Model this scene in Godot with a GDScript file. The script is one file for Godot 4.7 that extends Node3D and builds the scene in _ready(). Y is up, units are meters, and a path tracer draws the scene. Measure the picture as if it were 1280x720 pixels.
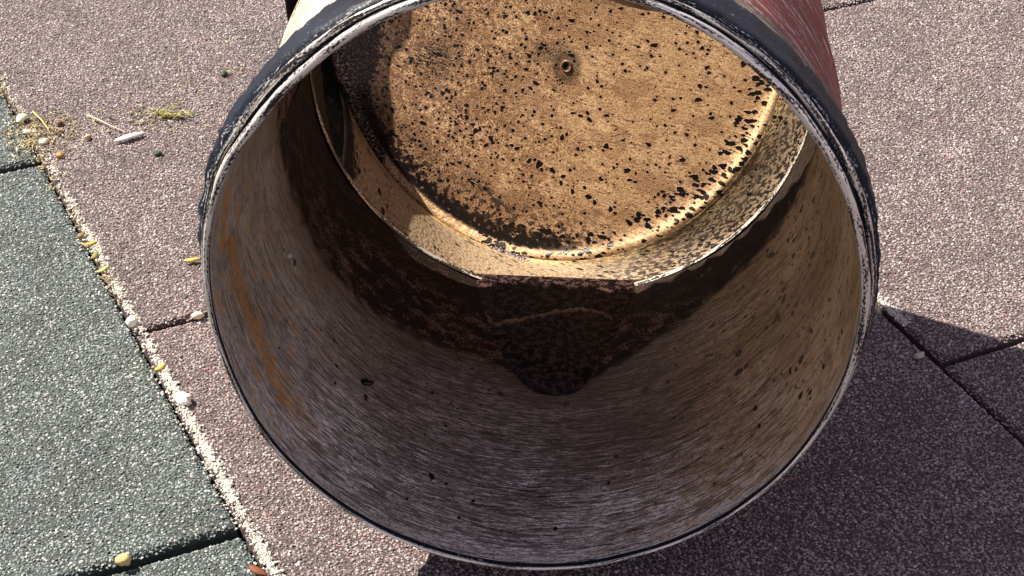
extends Node3D
# An old steel drum lying on rubber paving tiles, seen from above into its open mouth.

# ---- the drum's frame: mouth centre, axis into the drum, right, up ----
const MOUTH := Vector3(0.01202, 0.20709, -0.92262)
const AXIS := Vector3(0.07293, -0.08395, -0.99380)
const RIGHT := Vector3(0.99732, 0.0, 0.07319)
const UP := Vector3(0.00614, 0.99647, -0.08373)
const DEPTH := 0.310
const REAR_R := 0.1757
const PLATE_R := 0.1926
# ---- the tile grid: ALONG runs towards the camera and right, ACROSS to the right and away ----
const GRID_TURN := 0.43993
const SEAM := 0.25647
var ALONG := Vector3(sin(GRID_TURN), 0, cos(GRID_TURN))
var ACROSS := Vector3(cos(GRID_TURN), 0, -sin(GRID_TURN))

# radius of the mouth against the angle in degrees (dented, so not quite round)
const OUTER := [-180, .1876, -164, .1878, -146, .1900, -132, .1905, -117, .1912, -109, .1925, -95, .1920, -82, .1910, -70, .1888, -56, .1880, -40, .1865, -30, .1866, -14, .1872, -4, .1890, 10, .1908, 20, .1920, 35, .1905, 60, .1898, 90, .1895, 120, .1890, 150, .1900, 157, .1912, 166, .1893, 180, .1876]
const INNER := [-180, .1815, -166, .1820, -140, .1860, -117, .1875, -95, .1880, -82, .1872, -70, .1852, -40, .1825, -20, .1805, 0, .1798, 20, .1778, 35, .1775, 48, .1788, 62, .1810, 74, .1815, 90, .1802, 108, .1790, 118, .1783, 132, .1757, 145, .1762, 157, .1803, 166, .1814, 180, .1815]
# where the tar on the inner wall begins (metres from the mouth) against the angle
const TAR := [-180, .190, -165, .195, -150, .192, -138, .191, -127, .195, -119, .197, -109, .203, -103, .199, -96, .186, -89, .178, -82, .186, -75, .203, -70, .215, -60, .230, -50, .246, -37, .256, -20, .262, 0, .262, 60, .250, 120, .180, 160, .165, 180, .190]

var plate_n: Vector3
var plate_h: Vector3
var plate_v: Vector3
var plate_c: Vector3
var rng := RandomNumberGenerator.new()

func _ready():
	setup_view()
	plate_frame()
	build_ground()
	build_drum()
	build_puddle()
	build_litter()

func setup_view():
	var cam := Camera3D.new()
	cam.name = "camera"
	cam.fov = 16.2326
	cam.near = 0.05
	cam.far = 400.0
	add_child(cam)
	cam.position = Vector3(0, 0.84061, 0)
	cam.rotation_degrees = Vector3(-34.343, 0, 0)
	cam.current = true
	var sky_mat := ProceduralSkyMaterial.new()
	sky_mat.sky_top_color = Color(0.43, 0.42, 0.49)
	sky_mat.sky_horizon_color = Color(0.81, 0.75, 0.74)
	sky_mat.sky_curve = 0.12
	sky_mat.ground_bottom_color = Color(0.25, 0.22, 0.20)
	sky_mat.ground_horizon_color = Color(0.45, 0.47, 0.50)
	sky_mat.energy_multiplier = 0.92
	var sky := Sky.new()
	sky.sky_material = sky_mat
	var env := Environment.new()
	env.background_mode = Environment.BG_SKY
	env.sky = sky
	env.tonemap_mode = Environment.TONE_MAPPER_LINEAR
	env.tonemap_exposure = 2.3
	env.sdfgi_enabled = true
	env.ssao_enabled = true
	env.ssil_enabled = true
	var we := WorldEnvironment.new()
	we.name = "world_environment"
	we.environment = env
	add_child(we)
	var sun := DirectionalLight3D.new()
	sun.name = "sun"
	sun.light_color = Color(1.0, 0.96, 0.90)
	sun.light_energy = 1.6
	sun.light_angular_distance = 0.5
	sun.shadow_enabled = true
	add_child(sun)
	var to_sun := Vector3(-0.605, 0.695, -0.385)
	sun.look_at_from_position(to_sun, Vector3.ZERO, Vector3.UP)

# ------------------------------------------------------------------ helpers
func tag(o, label: String, category: String, group := ""):
	o.set_meta("label", label)
	o.set_meta("category", category)
	if group != "": o.set_meta("group", group)
	return o

func put(called: String, mesh: Mesh, mat: Material, parent: Node = self) -> MeshInstance3D:
	var o := MeshInstance3D.new()
	o.name = called
	o.mesh = mesh
	if mat: o.material_override = mat
	parent.add_child(o, true)
	return o

func table(t: Array, deg: float) -> float:
	while deg > 180.0: deg -= 360.0
	while deg < -180.0: deg += 360.0
	var i := 0
	while i + 4 < t.size() and float(t[i + 2]) < deg: i += 2
	var a: float = t[i]
	var b: float = t[i + 2]
	var f := clampf((deg - a) / (b - a), 0.0, 1.0)
	f = f * f * (3.0 - 2.0 * f) * 0.5 + f * 0.5
	return lerpf(t[i + 1], t[i + 3], f)

func spot(deg: float, r: float, s: float) -> Vector3:
	var q := deg_to_rad(deg)
	return MOUTH + AXIS * s + (RIGHT * cos(q) + UP * sin(q)) * r

# grid of points -> smooth surface with uv; rows[j][i]
func sheet(rows: Array, u0 := 0.0, u1 := 1.0, flip := false, vs: Array = []) -> ArrayMesh:
	var st := SurfaceTool.new()
	st.begin(Mesh.PRIMITIVE_TRIANGLES)
	st.set_smooth_group(0)
	var h := rows.size()
	var w: int = rows[0].size()
	for j in h:
		for i in w:
			var v: float = vs[j] if vs.size() else float(j) / (h - 1)
			st.set_uv(Vector2(lerpf(u0, u1, float(i) / (w - 1)), v))
			st.add_vertex(rows[j][i])
	for j in h - 1:
		for i in w - 1:
			var a := j * w + i
			var q := [a, a + 1, a + w, a + 1, a + w + 1, a + w]
			if flip: q = [a, a + w, a + 1, a + 1, a + w, a + w + 1]
			for k in q: st.add_index(k)
	st.generate_normals()
	st.generate_tangents()
	return st.commit()

func noise_bytes(w: int, h: int, gw: int, gh: int, freq: float, sd: int, octaves := 3, kind := FastNoiseLite.TYPE_SIMPLEX_SMOOTH) -> PackedByteArray:
	var n := FastNoiseLite.new()
	n.seed = sd
	n.noise_type = kind
	n.frequency = freq
	n.fractal_octaves = octaves
	if octaves == 1: n.fractal_type = FastNoiseLite.FRACTAL_NONE
	var im := n.get_image(gw, gh)
	im.convert(Image.FORMAT_L8)
	if gw != w or gh != h: im.resize(w, h, Image.INTERPOLATE_CUBIC)
	return im.get_data()

func tex_rgb(w: int, h: int, d: PackedByteArray) -> ImageTexture:
	var im := Image.create_from_data(w, h, false, Image.FORMAT_RGB8, d)
	im.generate_mipmaps()
	return ImageTexture.create_from_image(im)

func tex_l(w: int, h: int, d: PackedByteArray) -> ImageTexture:
	var im := Image.create_from_data(w, h, false, Image.FORMAT_L8, d)
	im.generate_mipmaps()
	return ImageTexture.create_from_image(im)

func tex_bump(w: int, h: int, d: PackedByteArray, strength: float) -> ImageTexture:
	var im := Image.create_from_data(w, h, false, Image.FORMAT_L8, d)
	im.convert(Image.FORMAT_RGBA8)
	im.bump_map_to_normal_map(strength)
	im.generate_mipmaps()
	return ImageTexture.create_from_image(im)

func textured(col: ImageTexture, rough: ImageTexture, bump: ImageTexture, bump_scale: float) -> StandardMaterial3D:
	var m := StandardMaterial3D.new()
	m.albedo_texture = col
	m.cull_mode = BaseMaterial3D.CULL_DISABLED
	m.roughness = 1.0
	if rough:
		m.roughness_texture = rough
		m.roughness_texture_channel = BaseMaterial3D.TEXTURE_CHANNEL_RED
	if bump:
		m.normal_enabled = true
		m.normal_texture = bump
		m.normal_scale = bump_scale
	return m

func plain(c: Color, rough := 0.8) -> StandardMaterial3D:
	var m := StandardMaterial3D.new()
	m.albedo_color = c
	m.roughness = rough
	m.cull_mode = BaseMaterial3D.CULL_DISABLED
	return m

func ss(a: float, b: float, x: float) -> float:
	var t := clampf((x - a) / (b - a), 0.0, 1.0)
	return t * t * (3.0 - 2.0 * t)

# ------------------------------------------------------------------ the paving
func build_ground():
	var g := PlaneMesh.new()
	g.size = Vector2(300, 300)
	var gm := plain(Color(0.16, 0.15, 0.145), 0.95)
	var nt := NoiseTexture2D.new()
	nt.width = 512
	nt.height = 512
	nt.seamless = true
	var fn := FastNoiseLite.new()
	fn.seed = 5
	fn.frequency = 0.06
	nt.noise = fn
	var ramp := Gradient.new()
	ramp.set_color(0, Color(0.45, 0.42, 0.41))
	ramp.set_color(1, Color(0.72, 0.69, 0.67))
	nt.color_ramp = ramp
	gm.albedo_texture = nt
	gm.albedo_color = Color(0.6, 0.56, 0.55)
	gm.uv1_triplanar = true
	gm.uv1_world_triplanar = true
	gm.uv1_scale = Vector3(2, 2, 2)
	var ground := put("ground", g, gm)
	ground.position.y = -0.045
	ground.set_meta("kind", "structure")

	var pav := Node3D.new()
	pav.name = "pavement"
	pav.set_meta("kind", "structure")
	add_child(pav)

	# granule shapes: squashed crumbs of rubber
	var crumbs := []
	rng.seed = 77
	for k in 4: crumbs.append(crumb_mesh(0.62))
	var gran_mat := StandardMaterial3D.new()
	gran_mat.vertex_color_use_as_albedo = true
	gran_mat.roughness = 0.62
	gran_mat.metallic_specular = 0.5

	var red_mat := tile_material(Color(0.36, 0.29, 0.29), 11)
	var green_mat := tile_material(Color(0.24, 0.28, 0.26), 12)
	var cols := [-3, -2, -1, 0, 1, 2, 3]
	for c in cols:
		# column -1 and beyond on the left are green, 0 is the red one under the drum
		var off: float = [-1.445, -1.1786, -1.4021, -1.20][posmod(c + 1, 4)]
		var green: bool = c < 0
		for k in range(-4, 4):
			var a0: float = off + 0.5 * k
			var b0: float = SEAM + 0.5 * c
			var gap_a := 0.0075 if c == -1 else (0.0036 if c == 0 else 0.0042)
			var gap_b := 0.0032
			var lift := 0.0
			if c == 1: lift = 0.0016 if k < 1 else -0.0008
			if c == -1: lift = -0.0012 if k < 1 else -0.0022
			if c == 0 and k == 0: lift = -0.0008
			var long := 0.5
			if c == 0 and k == -2: continue
			if c == 0 and k == -1:
				a0 -= 0.5
				long = 1.0
			make_tile(pav, a0, b0, long, gap_a, gap_b, lift, green, green_mat if green else red_mat, crumbs, gran_mat, c * 31 + k * 7 + 400)

	# pale grit caught along the joints
	rng.seed = 4242
	var sand := []
	var clump := FastNoiseLite.new()
	clump.seed = 3
	clump.frequency = 22.0
	for i in 9000:
		var t := rng.randf()
		var a := lerpf(-1.75, -0.85, t)
		var wgt := 0.10 + 0.25 * ss(-1.45, -1.30, a) + 0.65 * ss(-1.22, -1.08, a)
		if rng.randf() > wgt * (0.35 + 1.3 * ss(-0.25, 0.35, clump.get_noise_1d(a))): continue
		var b := SEAM + rng.randfn(0.0050, 0.0017)
		if rng.randf() < 0.10: b = SEAM + rng.randfn(0.001, 0.004)
		var p := ALONG * a + ACROSS * b
		p.y = -0.0022 + rng.randf() * 0.0016 + 0.0006 * ss(0.002, 0.006, b - SEAM)
		var s := rng.randf_range(0.0007, 0.0015)
		var v := rng.randf_range(0.42, 0.74)
		sand.append([p, s, Color(v, v * 0.95, v * 0.85)])
	for i in 5000:
		var a := rng.randf_range(-1.35, -0.95)
		var b := SEAM + 0.5 + rng.randfn(0.0052, 0.0024)
		if b < SEAM + 0.501: continue
		var p := ALONG * a + ACROSS * b
		p.y = -0.0008 + rng.randf() * 0.0016
		var v := rng.randf_range(0.42, 0.70)
		sand.append([p, rng.randf_range(0.0006, 0.0013), Color(v, v * 0.95, v * 0.87)])
	scatter("joint_sand", sand, crumb_mesh(0.8), gran_mat, pav)

func tile_material(c: Color, sd: int) -> StandardMaterial3D:
	var n := NoiseTexture2D.new()
	n.width = 512
	n.height = 512
	n.seamless = true
	var f := FastNoiseLite.new()
	f.seed = sd
	f.frequency = 0.11
	f.fractal_octaves = 4
	n.noise = f
	var r := Gradient.new()
	r.set_color(0, c.darkened(0.55))
	r.set_color(1, c.lightened(0.12))
	n.color_ramp = r
	var m := StandardMaterial3D.new()
	m.albedo_texture = n
	m.roughness = 0.9
	m.uv1_triplanar = true
	m.uv1_world_triplanar = true
	m.uv1_scale = Vector3(7, 7, 7)
	return m

func crumb_mesh(squash: float) -> ArrayMesh:
	var dirs := [Vector3(1, 0, 0), Vector3(0.5, 0, 0.87), Vector3(-0.5, 0, 0.87), Vector3(-1, 0, 0), Vector3(-0.5, 0, -0.87), Vector3(0.5, 0, -0.87)]
	var ring := []
	for d in dirs: ring.append(Vector3(d.x * rng.randf_range(0.7, 1.25), rng.randf_range(-0.15, 0.25) * squash, d.z * rng.randf_range(0.7, 1.25)))
	var top := Vector3(rng.randf_range(-0.35, 0.35), squash, rng.randf_range(-0.35, 0.35))
	var bot := Vector3(0, -squash, 0)
	var st := SurfaceTool.new()
	st.begin(Mesh.PRIMITIVE_TRIANGLES)
	st.set_smooth_group(-1)
	for i in 6:
		var a: Vector3 = ring[i]
		var b: Vector3 = ring[(i + 1) % 6]
		for p in [a, top, b, a, b, bot]: st.add_vertex(p)
	st.generate_normals()
	return st.commit()

func scatter(called: String, items: Array, mesh: Mesh, mat: Material, parent: Node):
	var mm := MultiMesh.new()
	mm.transform_format = MultiMesh.TRANSFORM_3D
	mm.use_colors = true
	mm.mesh = mesh
	mm.instance_count = items.size()
	for i in items.size():
		var it = items[i]
		var bs := Basis.from_euler(Vector3(rng.randf_range(-0.5, 0.5), rng.randf() * TAU, rng.randf_range(-0.5, 0.5))).scaled(Vector3.ONE * float(it[1]))
		mm.set_instance_transform(i, Transform3D(bs, it[0]))
		mm.set_instance_color(i, it[2])
	var mi := MultiMeshInstance3D.new()
	mi.name = called
	mi.multimesh = mm
	mi.material_override = mat
	mi.set_meta("kind", "stuff")
	parent.add_child(mi, true)
	return mi

func make_tile(pav: Node, a0: float, b0: float, long: float, gap_a: float, gap_b: float, lift: float, green: bool, mat: Material, crumbs: Array, gran_mat: Material, sd: int):
	var la := long - gap_a
	var lb := 0.5 - gap_b
	var ch := 0.0042
	var top := lift - 0.0010
	# box with a worn, chamfered upper edge
	var st := SurfaceTool.new()
	st.begin(Mesh.PRIMITIVE_TRIANGLES)
	st.set_smooth_group(-1)
	var levels := [[0.0, -0.042], [0.0, top - 0.0036], [0.0012, top - 0.0016], [ch, top]]
	var rings := []
	for lv in levels:
		var i: float = lv[0]
		var r := []
		for q in [[i, i], [la - i, i], [la - i, lb - i], [i, lb - i]]:
			r.append(ALONG * (a0 + gap_a * 0.5 + q[0]) + ACROSS * (b0 + gap_b * 0.5 + q[1]) + Vector3(0, lv[1], 0))
		rings.append(r)
	for j in 3:
		for i in 4:
			var p: Vector3 = rings[j][i]
			var q: Vector3 = rings[j][(i + 1) % 4]
			var p2: Vector3 = rings[j + 1][i]
			var q2: Vector3 = rings[j + 1][(i + 1) % 4]
			for x in [p, q, p2, q, q2, p2]: st.add_vertex(x)
	var t: Array = rings[3]
	for x in [t[0], t[1], t[2], t[0], t[2], t[3]]: st.add_vertex(x)
	st.generate_normals()
	var tile := put("rubber_tile", st.commit(), mat, pav)
	# granules, only where the tile is near the view
	rng.seed = sd
	var pitch := 0.00175
	var n := int(0.5 / pitch)
	var lists := [[], [], [], []]
	var tone := FastNoiseLite.new()
	tone.seed = sd
	tone.frequency = 14.0
	for ia in int(long / pitch):
		for ib in n:
			var u := (ia + rng.randf()) * pitch
			var w := (ib + rng.randf()) * pitch
			if u > la or w > lb: continue
			var p := ALONG * (a0 + gap_a * 0.5 + u) + ACROSS * (b0 + gap_b * 0.5 + w)
			if p.z > -0.80 or p.z < -1.80: continue
			if absf(p.x) > 0.40 + 0.209 * (-p.z - 0.919): continue
			var e := minf(minf(u, la - u), minf(w, lb - w))
			var y := top
			if e < ch: y -= 0.0030 * pow(1.0 - e / ch, 1.6)
			p.y = y + rng.randf_range(-0.0006, 0.0003)
			var s := rng.randf_range(0.00075, 0.00142)
			var v := rng.randf()
			var tn := tone.get_noise_2d(p.x, p.z) * 0.20 + tone.get_noise_2d(p.x * 4.0 + 9.0, p.z * 4.0) * 0.07
			var col: Color
			if green:
				if v < 0.16: col = Color(0.06, 0.075, 0.07)
				elif v < 0.86:
					var k := rng.randf_range(0.10, 0.24) + tn * 0.4
					col = Color(k * 0.76, k * 0.97, k * 0.98)
				else:
					var k := rng.randf_range(0.30, 0.50)
					col = Color(k * 0.97, k, k * 0.95)
			else:
				if v < 0.14: col = Color(0.095, 0.065, 0.07)
				elif v < 0.86:
					var k := rng.randf_range(0.15, 0.34) + tn * 0.6
					col = Color(k, k * 0.805, k * 0.785)
				elif v < 0.885: col = Color(0.30, 0.15, 0.13)
				else:
					var k := rng.randf_range(0.32, 0.52)
					col = Color(k, k * 0.93, k * 0.91)
			lists[rng.randi() % 4].append([p, s, col])
	for k in 4:
		if lists[k].size(): scatter("granules", lists[k], crumbs[k], gran_mat, tile)

# ------------------------------------------------------------------ the drum
func plate_frame():
	var yaw := deg_to_rad(25.0)
	var tau := deg_to_rad(16.0)
	var n0 := -AXIS * cos(yaw) - RIGHT * sin(yaw)
	plate_h = RIGHT * cos(yaw) - AXIS * sin(yaw)
	plate_n = n0 * cos(tau) + UP * sin(tau)
	plate_v = UP * cos(tau) - n0 * sin(tau)
	plate_c = MOUTH + AXIS * (DEPTH + 0.1107) + RIGHT * -0.0176 + UP * 0.0060

func plate_at(h: float, v: float, n := 0.0) -> Vector3:
	return plate_c + (plate_h * h + plate_v * v) * PLATE_R + plate_n * n

func wall_r(deg: float, s: float) -> float:
	var lip := table(INNER, deg)
	var base := lerpf(0.1790, REAR_R, clampf(s / DEPTH, 0, 1))
	return lerpf(lip, base, ss(0.0, 0.10, s))

func out_r(deg: float, s: float) -> float:
	var o := table(OUTER, deg)
	var body := 0.1812 + 0.0022 * exp(-pow((s - 0.205) / 0.009, 2.0))
	return lerpf(o - 0.0022, body, ss(0.040, 0.082, s))

func build_drum():
	var drum := Node3D.new()
	drum.name = "steel_drum"
	add_child(drum)
	var base := Vector3(MOUTH.x + AXIS.x * 0.2, 0, MOUTH.z + AXIS.z * 0.2)
	tag(drum, "old open steel drum lying on its side, rusty and tar spotted inside", "drum")
	var N := 256

	# shell: inner wall
	var rows := []
	var vs := []
	for j in 50:
		var f := j / 49.0
		var s := DEPTH * f
		var r := []
		for i in N + 1:
			var d := -180.0 + 360.0 * i / N
			var rr := wall_r(d, s)
			rr += 0.0007 * sin(d * 0.11 + s * 21.0) * ss(0.02, 0.08, s)
			r.append(spot(d, rr, s + 0.0012))
		rows.append(r)
		vs.append(f)
	put("inner_wall", sheet(rows, 0, 1, false, vs), wall_material(), drum)
	# shell: outer wall
	rows = []
	for j in 44:
		var s := 0.036 + (DEPTH - 0.036) * j / 43.0
		var r := []
		for i in N + 1:
			var d := -180.0 + 360.0 * i / N
			r.append(spot(d, out_r(d, s), s))
		rows.append(r)
	put("outer_wall", sheet(rows, 0, 1, true), outer_material(), drum)
	# worn rear edge of the shell
	rows = []
	for pr in [[-0.0008, -0.004], [-0.0012, 0.0004], [0.0002, 0.0014], [0.003, 0.0016], [0.0052, 0.0004], [0.0056, -0.004]]:
		var r := []
		for i in N + 1:
			var d := -180.0 + 360.0 * i / N
			r.append(spot(d, REAR_R - 0.0001 + float(pr[0]), DEPTH + 0.0005 + float(pr[1])))
		rows.append(r)
	put("rear_edge", sheet(rows), bead_material(31, 0.55), drum)

	# the hoop round the mouth
	rows = []
	for pr in [[0.02, 0.0060], [0.04, -0.0020], [0.20, -0.0032], [0.36, -0.0010], [0.50, 0.0022], [0.70, 0.0030], [0.84, 0.0050], [0.95, 0.0066], [1.0, 0.0090], [1.0, 0.0130], [0.99, 0.0180], [0.985, 0.0215], [1.0, 0.0250], [1.0, 0.0360], [0.97, 0.0410], [0.80, 0.0440], [0.50, 0.0450]]:
		var r := []
		for i in N + 1:
			var d := -180.0 + 360.0 * i / N
			var o := table(OUTER, d)
			var q := table(INNER, d)
			var chip := (0.0006 * sin(d * 0.47 + 1.0) * sin(d * 1.31) + 0.0004 * sin(d * 3.7) * sin(d * 0.9)) * float(pr[0])
			# crust of tar on the left
			var crust := ss(142.0, 152.0, d) * (1.0 - ss(172.0, 178.0, d)) * ss(0.6, 1.0, pr[0])
			chip += crust * (0.0012 + 0.0013 * sin(d * 2.1) * sin(d * 0.77 + float(pr[1]) * 300.0) + 0.0008 * sin(d * 5.3))
			r.append(spot(d, lerpf(q, o, pr[0]) + chip, pr[1]))
		rows.append(r)
	put("mouth_hoop", sheet(rows), hoop_material(), drum)
	# two rolled beads on its face
	put("rim_bead", bead(0.20, 0.25, N, -0.0030), bead_material(32, 0.80), drum)
	put("rim_bead", bead(0.60, 0.16, N, 0.0022), bead_material(33, 0.60), drum)

	# dished end: skirt from the shell's rear edge to the plate
	rows = []
	var under := []
	var jn := 14
	for j in jn + 1:
		var t := float(j) / jn
		var r := []
		var ru := []
		for i in 161:
			var d := lerpf(-151.0, 14.0, i / 160.0)
			var q := deg_to_rad(d)
			var a := spot(d, REAR_R + 0.0022, DEPTH)
			var b := plate_at(cos(q), sin(q))
			var gap := maxf((b - a).dot(AXIS), 0.004)
			var c := a + AXIS * gap * 0.50 + (b - a - AXIS * gap) * 0.16
			var p := a.lerp(c, t).lerp(c.lerp(b, t), t)
			p += (b - a).normalized().cross(RIGHT * -sin(q) + UP * cos(q)) * 0.0009 * sin(t * PI) * sin(d * 0.21)
			r.append(p)
			var outw := (RIGHT * cos(q) + UP * sin(q)) * 0.0024 + AXIS * 0.002 * t
			ru.append(p + outw)
		rows.append(r)
		under.append(ru)
	var end := Node3D.new()
	put("end_skirt", sheet(rows, 0, 1, false), skirt_material(), drum)
	put("end_skirt", sheet(under, 0, 1, true), outer_material(), drum)
	end.free()
	# the free left edge of the dished end: a flange standing up from the plate
	rows = []
	for pr in [[1.004, -0.002], [1.01, 0.004], [1.035, 0.018], [1.07, 0.030], [1.10, 0.038], [1.11, 0.038], [1.085, 0.029], [1.05, 0.015], [1.02, -0.002]]:
		var r := []
		for i in 81:
			var d := lerpf(135.0, 228.0, i / 80.0)
			var q := deg_to_rad(d)
			var k: float = 1.0 + (float(pr[0]) - 1.0)
			r.append(plate_at(cos(q) * k, sin(q) * k, float(pr[1]) * (0.62 + 0.04 * sin(d * 0.31) + 0.5 * ss(198.0, 212.0, d))))
		rows.append(r)
	put("end_flange", sheet(rows), flange_material(), drum)

	# the shell reaches farther back at the upper left than at the bottom
	var reach := [40, 0.002, 60, 0.006, 78, 0.016, 95, 0.040, 110, 0.078, 122, 0.094, 140, 0.094, 165, 0.074, 180, 0.058, 195, 0.026, 203, 0.006]
	rows = []
	for j in 12:
		var r := []
		for i in 121:
			var d := lerpf(40.0, 203.0, i / 120.0)
			var k := 0
			while k + 4 < reach.size() and float(reach[k + 2]) < d: k += 2
			var ext := lerpf(reach[k + 1], reach[k + 3], clampf((d - reach[k]) / float(reach[k + 2] - reach[k]), 0, 1))
			ext *= 1.0 + 0.04 * sin(d * 0.9) + 0.03 * sin(d * 2.3)
			var f: float = [0.0, 0.2, 0.4, 0.6, 0.8, 0.97, 1.0, 0.97, 0.75, 0.5, 0.25, 0.0][j]
			r.append(spot(d, REAR_R + (0.0004 if j < 6 else (0.0026 if j == 6 else 0.0050)), DEPTH + 0.001 + ext * f))
		rows.append(r)
	put("shell_flap", sheet(rows), flange_material(), drum)

	# base plate: a disc with a raised ridge round it
	rows = []
	var rad := [0.0, 0.2, 0.4, 0.6, 0.78, 0.90, 0.935, 0.955, 0.967, 0.976, 0.984, 0.992, 1.0]
	var hgt := [-0.0050, -0.0048, -0.0044, -0.0036, -0.0034, -0.0036, -0.0038, -0.0034, -0.0020, -0.0004, 0.0004, 0.0004, 0.0]
	var st := SurfaceTool.new()
	st.begin(Mesh.PRIMITIVE_TRIANGLES)
	st.set_smooth_group(0)
	for j in rad.size():
		for i in 193:
			var q := TAU * i / 192.0
			var wob := 1.0 + (0.006 * sin(q * 3.0 + 1.0) + 0.004 * sin(q * 7.0)) * ss(0.5, 0.9, rad[j]) * (1.0 - ss(0.985, 1.0, rad[j]))
			var cut := minf(1.0, 0.13 / maxf(sin(q), 0.001))   # the upper part is cut away
			var h: float = cos(q) * rad[j] * wob * cut
			var v: float = sin(q) * rad[j] * wob * cut
			st.set_uv(Vector2(h * 0.5 + 0.5, 0.5 - v * 0.5))
			st.add_vertex(plate_at(h, v, float(hgt[j]) + 0.0006 * sin(h * 9.0 + v * 5.0) * (1.0 - ss(0.8, 0.95, rad[j]))))
	for j in rad.size() - 1:
		for i in 192:
			var a := j * 193 + i
			for k in [a, a + 1, a + 193, a + 1, a + 194, a + 193]: st.add_index(k)
	st.generate_normals()
	st.generate_tangents()
	var plate := put("base_plate", st.commit(), plate_material(), drum)
	# bolt hole: a small raised eyelet round a dark bore
	var eye := []
	for pr in [[0.0028, -0.0080], [0.0029, -0.0046], [0.0034, -0.0039], [0.0042, -0.0039], [0.0050, -0.0045], [0.0054, -0.0062]]:
		var r := []
		for i in 33:
			var q := TAU * i / 32.0
			r.append(plate_at(0.114, -0.230, pr[1]) + (plate_h * cos(q) + plate_v * sin(q)) * float(pr[0]))
		eye.append(r)
	put("bolt_hole", sheet(eye), plain(Color(0.42, 0.28, 0.17), 0.5), plate)
	var bore := []
	for pr in [[0.0, -0.0047], [0.0016, -0.0047], [0.0031, -0.0048]]:
		var r := []
		for i in 33:
			var q := TAU * i / 32.0
			r.append(plate_at(0.114, -0.230, pr[1]) + (plate_h * cos(q) + plate_v * sin(q)) * float(pr[0]))
		bore.append(r)
	put("bolt_head", sheet(bore), plain(Color(0.05, 0.03, 0.03), 0.8), plate)
	# back of the plate
	var back := []
	for pr in [[0.0, -0.0075], [0.6, -0.0070], [0.9, -0.0060], [1.004, -0.0026], [1.006, 0.0]]:
		var r := []
		for i in 97:
			var q := TAU * i / 96.0
			var cut := minf(1.0, 0.13 / maxf(sin(q), 0.001))
			r.append(plate_at(cos(q) * float(pr[0]) * cut, sin(q) * float(pr[0]) * cut, pr[1]))
		back.append(r)
	put("plate_back", sheet(back, 0, 1, true), outer_material(), plate)

	# a lump of tar stuck on the wall
	var lump := SphereMesh.new()
	lump.radius = 0.0042
	lump.height = 0.004
	lump.radial_segments = 14
	lump.rings = 7
	var lm := put("tar_lump", lump, plain(Color(0.05, 0.05, 0.06), 0.25), drum)
	lm.position = spot(-129.7, 0.1766, 0.1141)
	lm.basis = Basis(RIGHT, (-(RIGHT * cos(deg_to_rad(-129.7)) + UP * sin(deg_to_rad(-129.7)))), AXIS).orthonormalized().scaled(Vector3(1.2, 1, 0.8))

func bead(at: float, thick: float, n: int, s0: float) -> ArrayMesh:
	var rows := []
	for j in 11:
		var w := PI * (-0.2 + 1.4 * j / 10.0)
		var r := []
		for i in n + 1:
			var d := -180.0 + 360.0 * i / n
			var o := table(OUTER, d)
			var q := table(INNER, d)
			var t := o - q
			var m := clampf(t * thick, 0.0007, 0.0026) * (1.0 + 0.10 * sin(d * 0.9) * sin(d * 0.37 + 2.0))
			r.append(spot(d, lerpf(q, o, at) - cos(w) * m, s0 - sin(w) * m))
		rows.append(r)
	return sheet(rows)

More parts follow.
